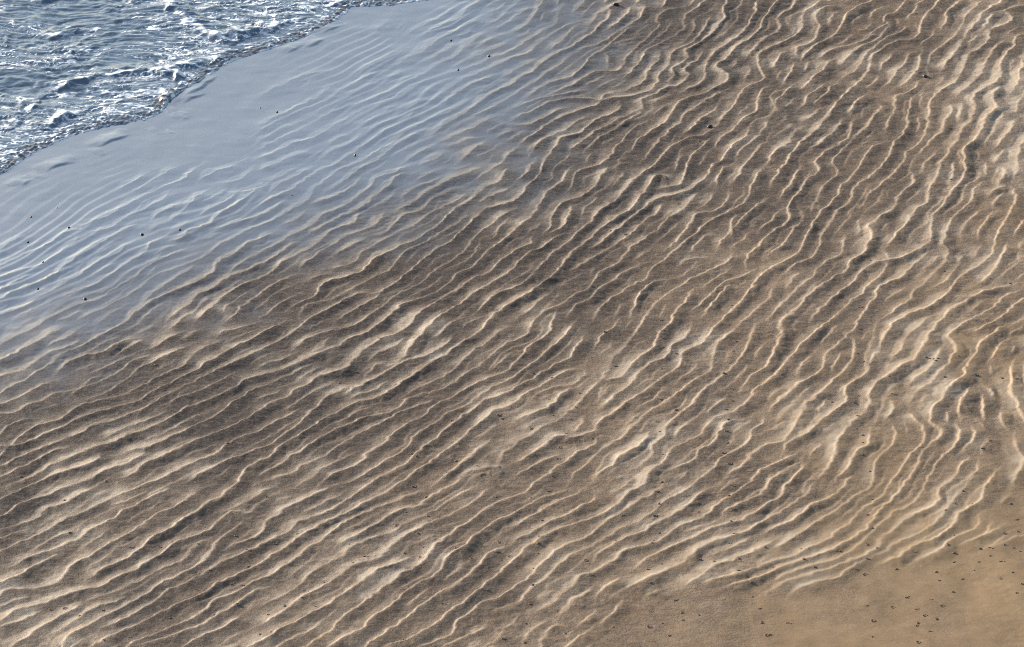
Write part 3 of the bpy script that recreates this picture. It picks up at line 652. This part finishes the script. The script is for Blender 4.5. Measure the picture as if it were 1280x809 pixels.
for bi, F in enumerate(BORE):
    if len(F) < 2: continue
    f = np.array(F, float); a, b = ground(f[:, 0], f[:, 1])
    P = smooth_line(np.stack([a, b], -1), .15)
    i0, i1 = np.searchsorted(sx, [P[:, 0].min() - 1.2, P[:, 0].max() + 1.2]); j0, j1 = np.searchsorted(sy, [P[:, 1].min() - 1.6, P[:, 1].max() + 1.6])
    if i1 <= i0 or j1 <= j0: continue
    sl = (slice(j0, j1), slice(i0, i1))
    wx = XS[sl] + .08 * fbm(XS[sl] * 5, YS[sl] * 4, 110 + bi, 2); wy = YS[sl] + .10 * fbm(XS[sl] * 5, YS[sl] * 4, 140 + bi, 2)
    d = poly_distance(P, wx, wy)                 # positive towards the beach
    ends = np.minimum(np.hypot(wx - P[0, 0], wy - P[0, 1]), np.hypot(wx - P[-1, 0], wy - P[-1, 1]))
    e = .35 + .65 * sstep(0, .5, ends)
    e *= (d > -1.2) & (np.abs(d) < 1.2)
    e = e * np.where(ends <= np.abs(d) + 2e-3, np.exp(-(ends / .2) ** 2), 1)
    h = np.where(d > 0, 1 - sstep(0, .13, d), 1 - sstep(0, .7, -d)) * e
    brk = .6 + .6 * fbm(wx * 3, wy * 3, 170 + bi, 2)
    hs[sl] += .085 * h * np.clip(brk, .2, 1.3)
    foam[sl] = np.maximum(foam[sl], e * np.exp(-((d + .10) / .10) ** 2) * 1.0 + e * .35 * sstep(.9, .2, d) * (d > .12))
# foam: broken nets drawn out along the waves, thick near the edge
n1 = fbm(qx * 1.3, qy * 3.4, 201, 4); n2 = fbm(qx * 3.4, qy * 9, 205, 3); n3 = fbm(qx * .45, qy * .8, 209, 2)
net1 = sstep(.10, .01, np.abs(n1)); n4 = fbm(qx * 6, qy * 14, 231, 3); net2 = np.maximum(sstep(.12, .01, np.abs(n2)), .8 * sstep(.12, .01, np.abs(n4)))
patch = sstep(-.6, .35, n3 + .9 * sstep(4.5, .4, SDc) - .05)
foam = np.maximum(foam * sstep(-.5, .2, n2), np.clip(net1 * (.25 + .75 * patch) + net2 * patch * .85, 0, 1) * (.35 + .65 * sstep(-.5, .4, fbm(qx * 4, qy * 9, 213, 2))))
foam = np.maximum(foam, sstep(2.0, .2, SDc) * sstep(.0, .42, fbm(qx * 5, qy * 12, 215, 3) - .02) * (.25 + .6 * sstep(-.3, .3, n4)))
foam = np.maximum(foam, sstep(.0, .02, SDc) * sstep(.06, .03, SDc) * (.35 + .6 * sstep(-.2, .4, fbm(XS * 3, YS * 3, 221, 2))))
dirt = sstep(.03, .07, SDc) * sstep(.42, .12, SDc) * inm * sstep(-.1, .3, fbm(XS * 13, YS * 12, 217, 2) + .35 * fbm(XS * 1.2, YS * 1.2, 219, 2) + .08)
foam *= 1 - .9 * dirt
hs += .007 * foam * inm
ZS = np.where(SDc > 0, hs * sstep(0, .05, SDc) + .004, -.12 * sstep(0, .12, -SDc) - .004) + .0
Zs = ZS + np.where(SDc > 0, 0, 0)
water, nt, bs = new_mat('sea_water')
pos = N(nt, 'ShaderNodeNewGeometry').outputs['Position']
Fo, Di = attr(nt, 'foam'), attr(nt, 'dirt')
fn = noise(nt, 22, pos, 4, .7)
ff = maprange(nt, math_node(nt, 'ADD', Fo, math_node(nt, 'MULTIPLY', math_node(nt, 'SUBTRACT', fn, .5), .9)), .25, .68, 0, 1)
col = mix_col(nt, Di, WATER, (.055, .032, .02))
nt.links.new(mix_col(nt, ff, col, (.8, .82, .84)), bs.inputs['Base Color'])
nt.links.new(maprange(nt, ff, 0, 1, .09, .6), bs.inputs['Roughness'])
bs.inputs['IOR'].default_value = WATER_IOR
bump = N(nt, 'ShaderNodeBump'); bump.inputs['Distance'].default_value = .02; bump.inputs['Strength'].default_value = .35
mp = N(nt, 'ShaderNodeMapping'); mp.inputs['Scale'].default_value = (1, 2.2, 1); nt.links.new(pos, mp.inputs['Vector'])
nt.links.new(math_node(nt, 'ADD', noise(nt, 7, mp.outputs[0], 4, .6), math_node(nt, 'MULTIPLY', ff, .3)), bump.inputs['Height'])
nt.links.new(bump.outputs[0], bs.inputs['Normal'])
sea = sheet('sea_water', sx, sy, Zs, water, {'foam': foam, 'dirt': dirt})
sea['kind'] = 'structure'
sea['label'] = 'blue grey sea wash with white foam nets at upper left'

# ---------------------------------------------------------------- clumps, casts and pebbles lying on the beach
def height_at(x, y):
    i = int(np.clip((x - cx[0]) / STEP_X, 0, nxc - 1)); j = int(np.clip((y - cy[0]) / STEP_Y, 0, nyc - 1))
    return float(H[j, i])
clump_m, nt, bs = new_mat('dark_debris')
pos = N(nt, 'ShaderNodeTexCoord').outputs['Object']
nt.links.new(mix_col(nt, noise(nt, 30, pos, 3, .6), (.12, .066, .034), (.22, .13, .07)), bs.inputs['Base Color']); bs.inputs['Roughness'].default_value = .8
cast_m, nt, bs = new_mat('turned_sand')
pos = N(nt, 'ShaderNodeTexCoord').outputs['Object']
nt.links.new(mix_col(nt, noise(nt, 30, pos, 3, .6), (.10, .06, .035), (.19, .125, .08)), bs.inputs['Base Color']); bs.inputs['Roughness'].default_value = .85
stone_m, nt, bs = new_mat('black_stone')
pos = N(nt, 'ShaderNodeTexCoord').outputs['Object']
nt.links.new(mix_col(nt, noise(nt, 12, pos, 3, .6), (.006, .006, .007), (.03, .028, .026)), bs.inputs['Base Color']); bs.inputs['Roughness'].default_value = .4

def lump_mesh(name, spec, mat, seed):
    """One lumpy body: a polar mound whose outline and height follow the list of (x, y, radius, height) knobs."""
    r = np.random.default_rng(seed)
    n_r, n_a = 9, 30
    ex = max(abs(k[0]) + k[2] for k in spec) * 1.05; ey = max(abs(k[1]) + k[2] for k in spec) * 1.05
    ang = np.arange(n_a) / n_a * 2 * math.pi
    verts = [(0, 0)]
    for i in range(1, n_r + 1):
        for a in ang: verts.append((ex * i / n_r * math.cos(a), ey * i / n_r * math.sin(a)))
    v = np.array(verts)
    z = np.full(len(v), -.02)
    for x, y, rad, hgt in spec:
        d = np.hypot(v[:, 0] - x, v[:, 1] - y) / rad
        z = np.maximum(z, np.where(d < 1, hgt * np.sqrt(np.maximum(0, 1 - d * d)), -.02))
    z += np.where(z > 0, .006 * r.standard_normal(len(v)), 0)
    faces = [(0, 1 + k, 1 + (k + 1) % n_a) for k in range(n_a)]
    for i in range(n_r - 1):
        for k in range(n_a):
            a, b = 1 + i * n_a + k, 1 + i * n_a + (k + 1) % n_a
            faces.append((a, a + n_a, b + n_a, b))
    me = bpy.data.meshes.new(name); me.from_pydata([(*p, zz) for p, zz in zip(v, z)], [], faces); me.update()
    me.polygons.foreach_set('use_smooth', np.ones(len(me.polygons), dtype=bool))
    me.materials.append(mat)
    return me
def arc(n, rad, a0, a1, k, h):
    return [(rad * math.cos(a0 + (a1 - a0) * i / (n - 1)), rad * .8 * math.sin(a0 + (a1 - a0) * i / (n - 1)), k, h) for i in range(n)]
CLUMPS = [lump_mesh('sand_clump', [(0, -.03, .055, .03), (.03, -.02, .03, .025), (-.045, -.035, .03, .02)], clump_m, 1),
          lump_mesh('sand_clump', [(0, -.04, .05, .03), (-.04, -.02, .028, .02)] + arc(5, .06, .3, 2.3, .018, .012), clump_m, 2),
          lump_mesh('sand_clump', [(-.02, -.03, .04, .03), (.045, .0, .03, .02), (.02, -.03, .035, .02)], clump_m, 3),
          lump_mesh('sand_clump', [(-.06, 0, .025, .016), (-.02, -.01, .035, .026), (.04, 0, .026, .018), (.085, .01, .018, .012)], clump_m, 4)]
CASTS = [lump_mesh('worm_cast', arc(9, .06, .2, 5.6, .022, .018) + [(0, -.045, .03, .022)], cast_m, 5),
         lump_mesh('worm_cast', arc(6, .065, .5, 3.2, .02, .014) + [(-.02, -.035, .03, .018)], cast_m, 6),
         lump_mesh('worm_cast', [(-.07, 0, .025, .014), (-.02, .01, .025, .016), (.05, -.02, .028, .016), (.1, .01, .02, .012)], cast_m, 7)]
def place(name, me, px, py, size, rot, cat, label, group=None, dz=0):
    x, y = ground(px, py); x = float(x); y = float(y)
    o = bpy.data.objects.new(name, me); COL.objects.link(o)
    o.location = (x, y, height_at(x, y) + dz); o.rotation_euler = (0, 0, rot); o.scale = (size, size, size * (.7 if cat != 'pebble' else 1))
    o['category'] = cat; o['label'] = label
    if group: o['group'] = group
    return o
rr = random.Random(9)
for (c, r), txt in SPECK.items():
    for k, p in enumerate(txt.split()):
        x, y = (float(q) for q in p.split(','))
        px, py = 320 * c + x / 4, 202 * r + y / 4
        gx_, gy_ = ground(px, py)
        i = int(np.clip((gx_ - cx[0]) / STEP_X, 0, nxc - 1)); j = int(np.clip((gy_ - cy[0]) / STEP_Y, 0, nyc - 1))
        smooth_sand = wet[j, i] < .24
        cast = rr.random() < .38
        cluster = 1155 < px < 1176 and 445 < py < 456
        if cluster:
            place('sand_clump', CLUMPS[0], px, py, .4, rr.uniform(-.4, .4), 'sand clump', 'tiny dark clump in the tight row of five dark dots near the right edge', 'row of five dark clumps near the right edge')
        elif cast:
            lab = 'small brown coiled worm cast on the smooth tan sand at lower right' if smooth_sand else ('small brown worm cast among the sand ripples of the right half' if px > 640 else 'small brown worm cast among the sand ripples of the left half')
            place('worm_cast', rr.choice(CASTS), px, py, rr.uniform(.34, .6), rr.uniform(-.5, .5), 'worm cast', lab, lab.replace('small brown coiled worm cast', 'worm casts').replace('small brown worm cast', 'worm casts'))
        else:
            lab = 'small dark clump lying on the smooth tan sand at lower right' if smooth_sand else ('small dark clump lying among the sand ripples of the right half' if px > 640 else 'small dark clump lying among the sand ripples of the left half')
            place('sand_clump', rr.choice(CLUMPS), px, py, rr.uniform(.26, .52), rr.uniform(-.5, .5), 'sand clump', lab, lab.replace('small dark clump', 'dark clumps'))
def pebble_mesh(seed):
    r = np.random.default_rng(seed)
    bm_v = []; faces = []
    n_a, n_r = 14, 7
    for i in range(n_r + 1):
        th = math.pi * i / n_r
        for k in range(n_a):
            a = 2 * math.pi * k / n_a
            w = 1 + .13 * math.sin(2 * a + seed) + .08 * math.sin(3 * a + 2 * th + seed) + .03 * r.standard_normal()
            bm_v.append((w * math.sin(th) * math.cos(a), .8 * w * math.sin(th) * math.sin(a), .6 * math.cos(th)))
    for i in range(n_r):
        for k in range(n_a):
            a, b = i * n_a + k, i * n_a + (k + 1) % n_a
            faces.append((a, a + n_a, b + n_a, b))
    me = bpy.data.meshes.new('pebble'); me.from_pydata(bm_v, [], faces); me.update()
    me.polygons.foreach_set('use_smooth', np.ones(len(me.polygons), dtype=bool)); me.materials.append(stone_m)
    return me
for k, (c, r, x, y, s) in enumerate(PEBBLE):
    if s <= 0: continue
    px, py = 320 * c + x / 4, 202 * r + y / 4
    if (c, r) == (2, 0) and y < 100: lab, g = 'black flat stone at the top edge between blue film and brown sand', None
    elif (c, r) == (2, 0): lab, g = 'lone black stone in a dark ripple trough in the upper middle', None
    elif (c, r) == (3, 0): lab, g = 'black stone among pale ripples at upper right', None
    else: lab, g = 'small black pebble lying in the shiny blue water film', 'black pebbles in the blue water film'
    place('pebble', pebble_mesh(k), px, py, s * .46, rr.uniform(0, 3), 'pebble', lab, g, dz=s * .1)

# ---------------------------------------------------------------- light, sky, camera
w = bpy.data.worlds.new('World'); scene.world = w; w.use_nodes = True
sk = w.node_tree.nodes.new('ShaderNodeTexSky'); sk.sky_type = 'NISHITA'; sk.sun_disc = False
sk.sun_elevation = SUN_EL; sk.sun_rotation = SUN_ROT
sk.air_density = AIR; sk.dust_density = DUST; sk.ozone_density = OZONE
w.node_tree.links.new(sk.outputs[0], w.node_tree.nodes['Background'].inputs['Color'])
w.node_tree.nodes['Background'].inputs['Strength'].default_value = SKY_STRENGTH
sun = bpy.data.lights.new('sun', 'SUN'); sun.energy = SUN_STRENGTH; sun.angle = math.radians(SUN_ANGLE); sun.color = (1, .95, .875)
so = bpy.data.objects.new('sun', sun); COL.objects.link(so)
so.rotation_euler = (math.pi / 2 - SUN_EL, 0, math.pi - SUN_ROT)
cam = bpy.data.cameras.new('camera'); cam.sensor_width = 36; cam.lens = 18 / TH; cam.clip_end = 20000
co_ = bpy.data.objects.new('camera', cam); COL.objects.link(co_)
co_.location = (0, 0, CAM_H); co_.rotation_euler = (math.pi / 2 - DEP, 0, 0)
scene.camera = co_
scene.cycles.filter_width = 1.0
scene.cycles.use_denoising = False
scene.view_settings.view_transform = 'Standard'; scene.view_settings.look = 'None'
scene.view_settings.exposure = EXPOSURE; scene.view_settings.gamma = 1
scene.view_settings.use_curve_mapping = False
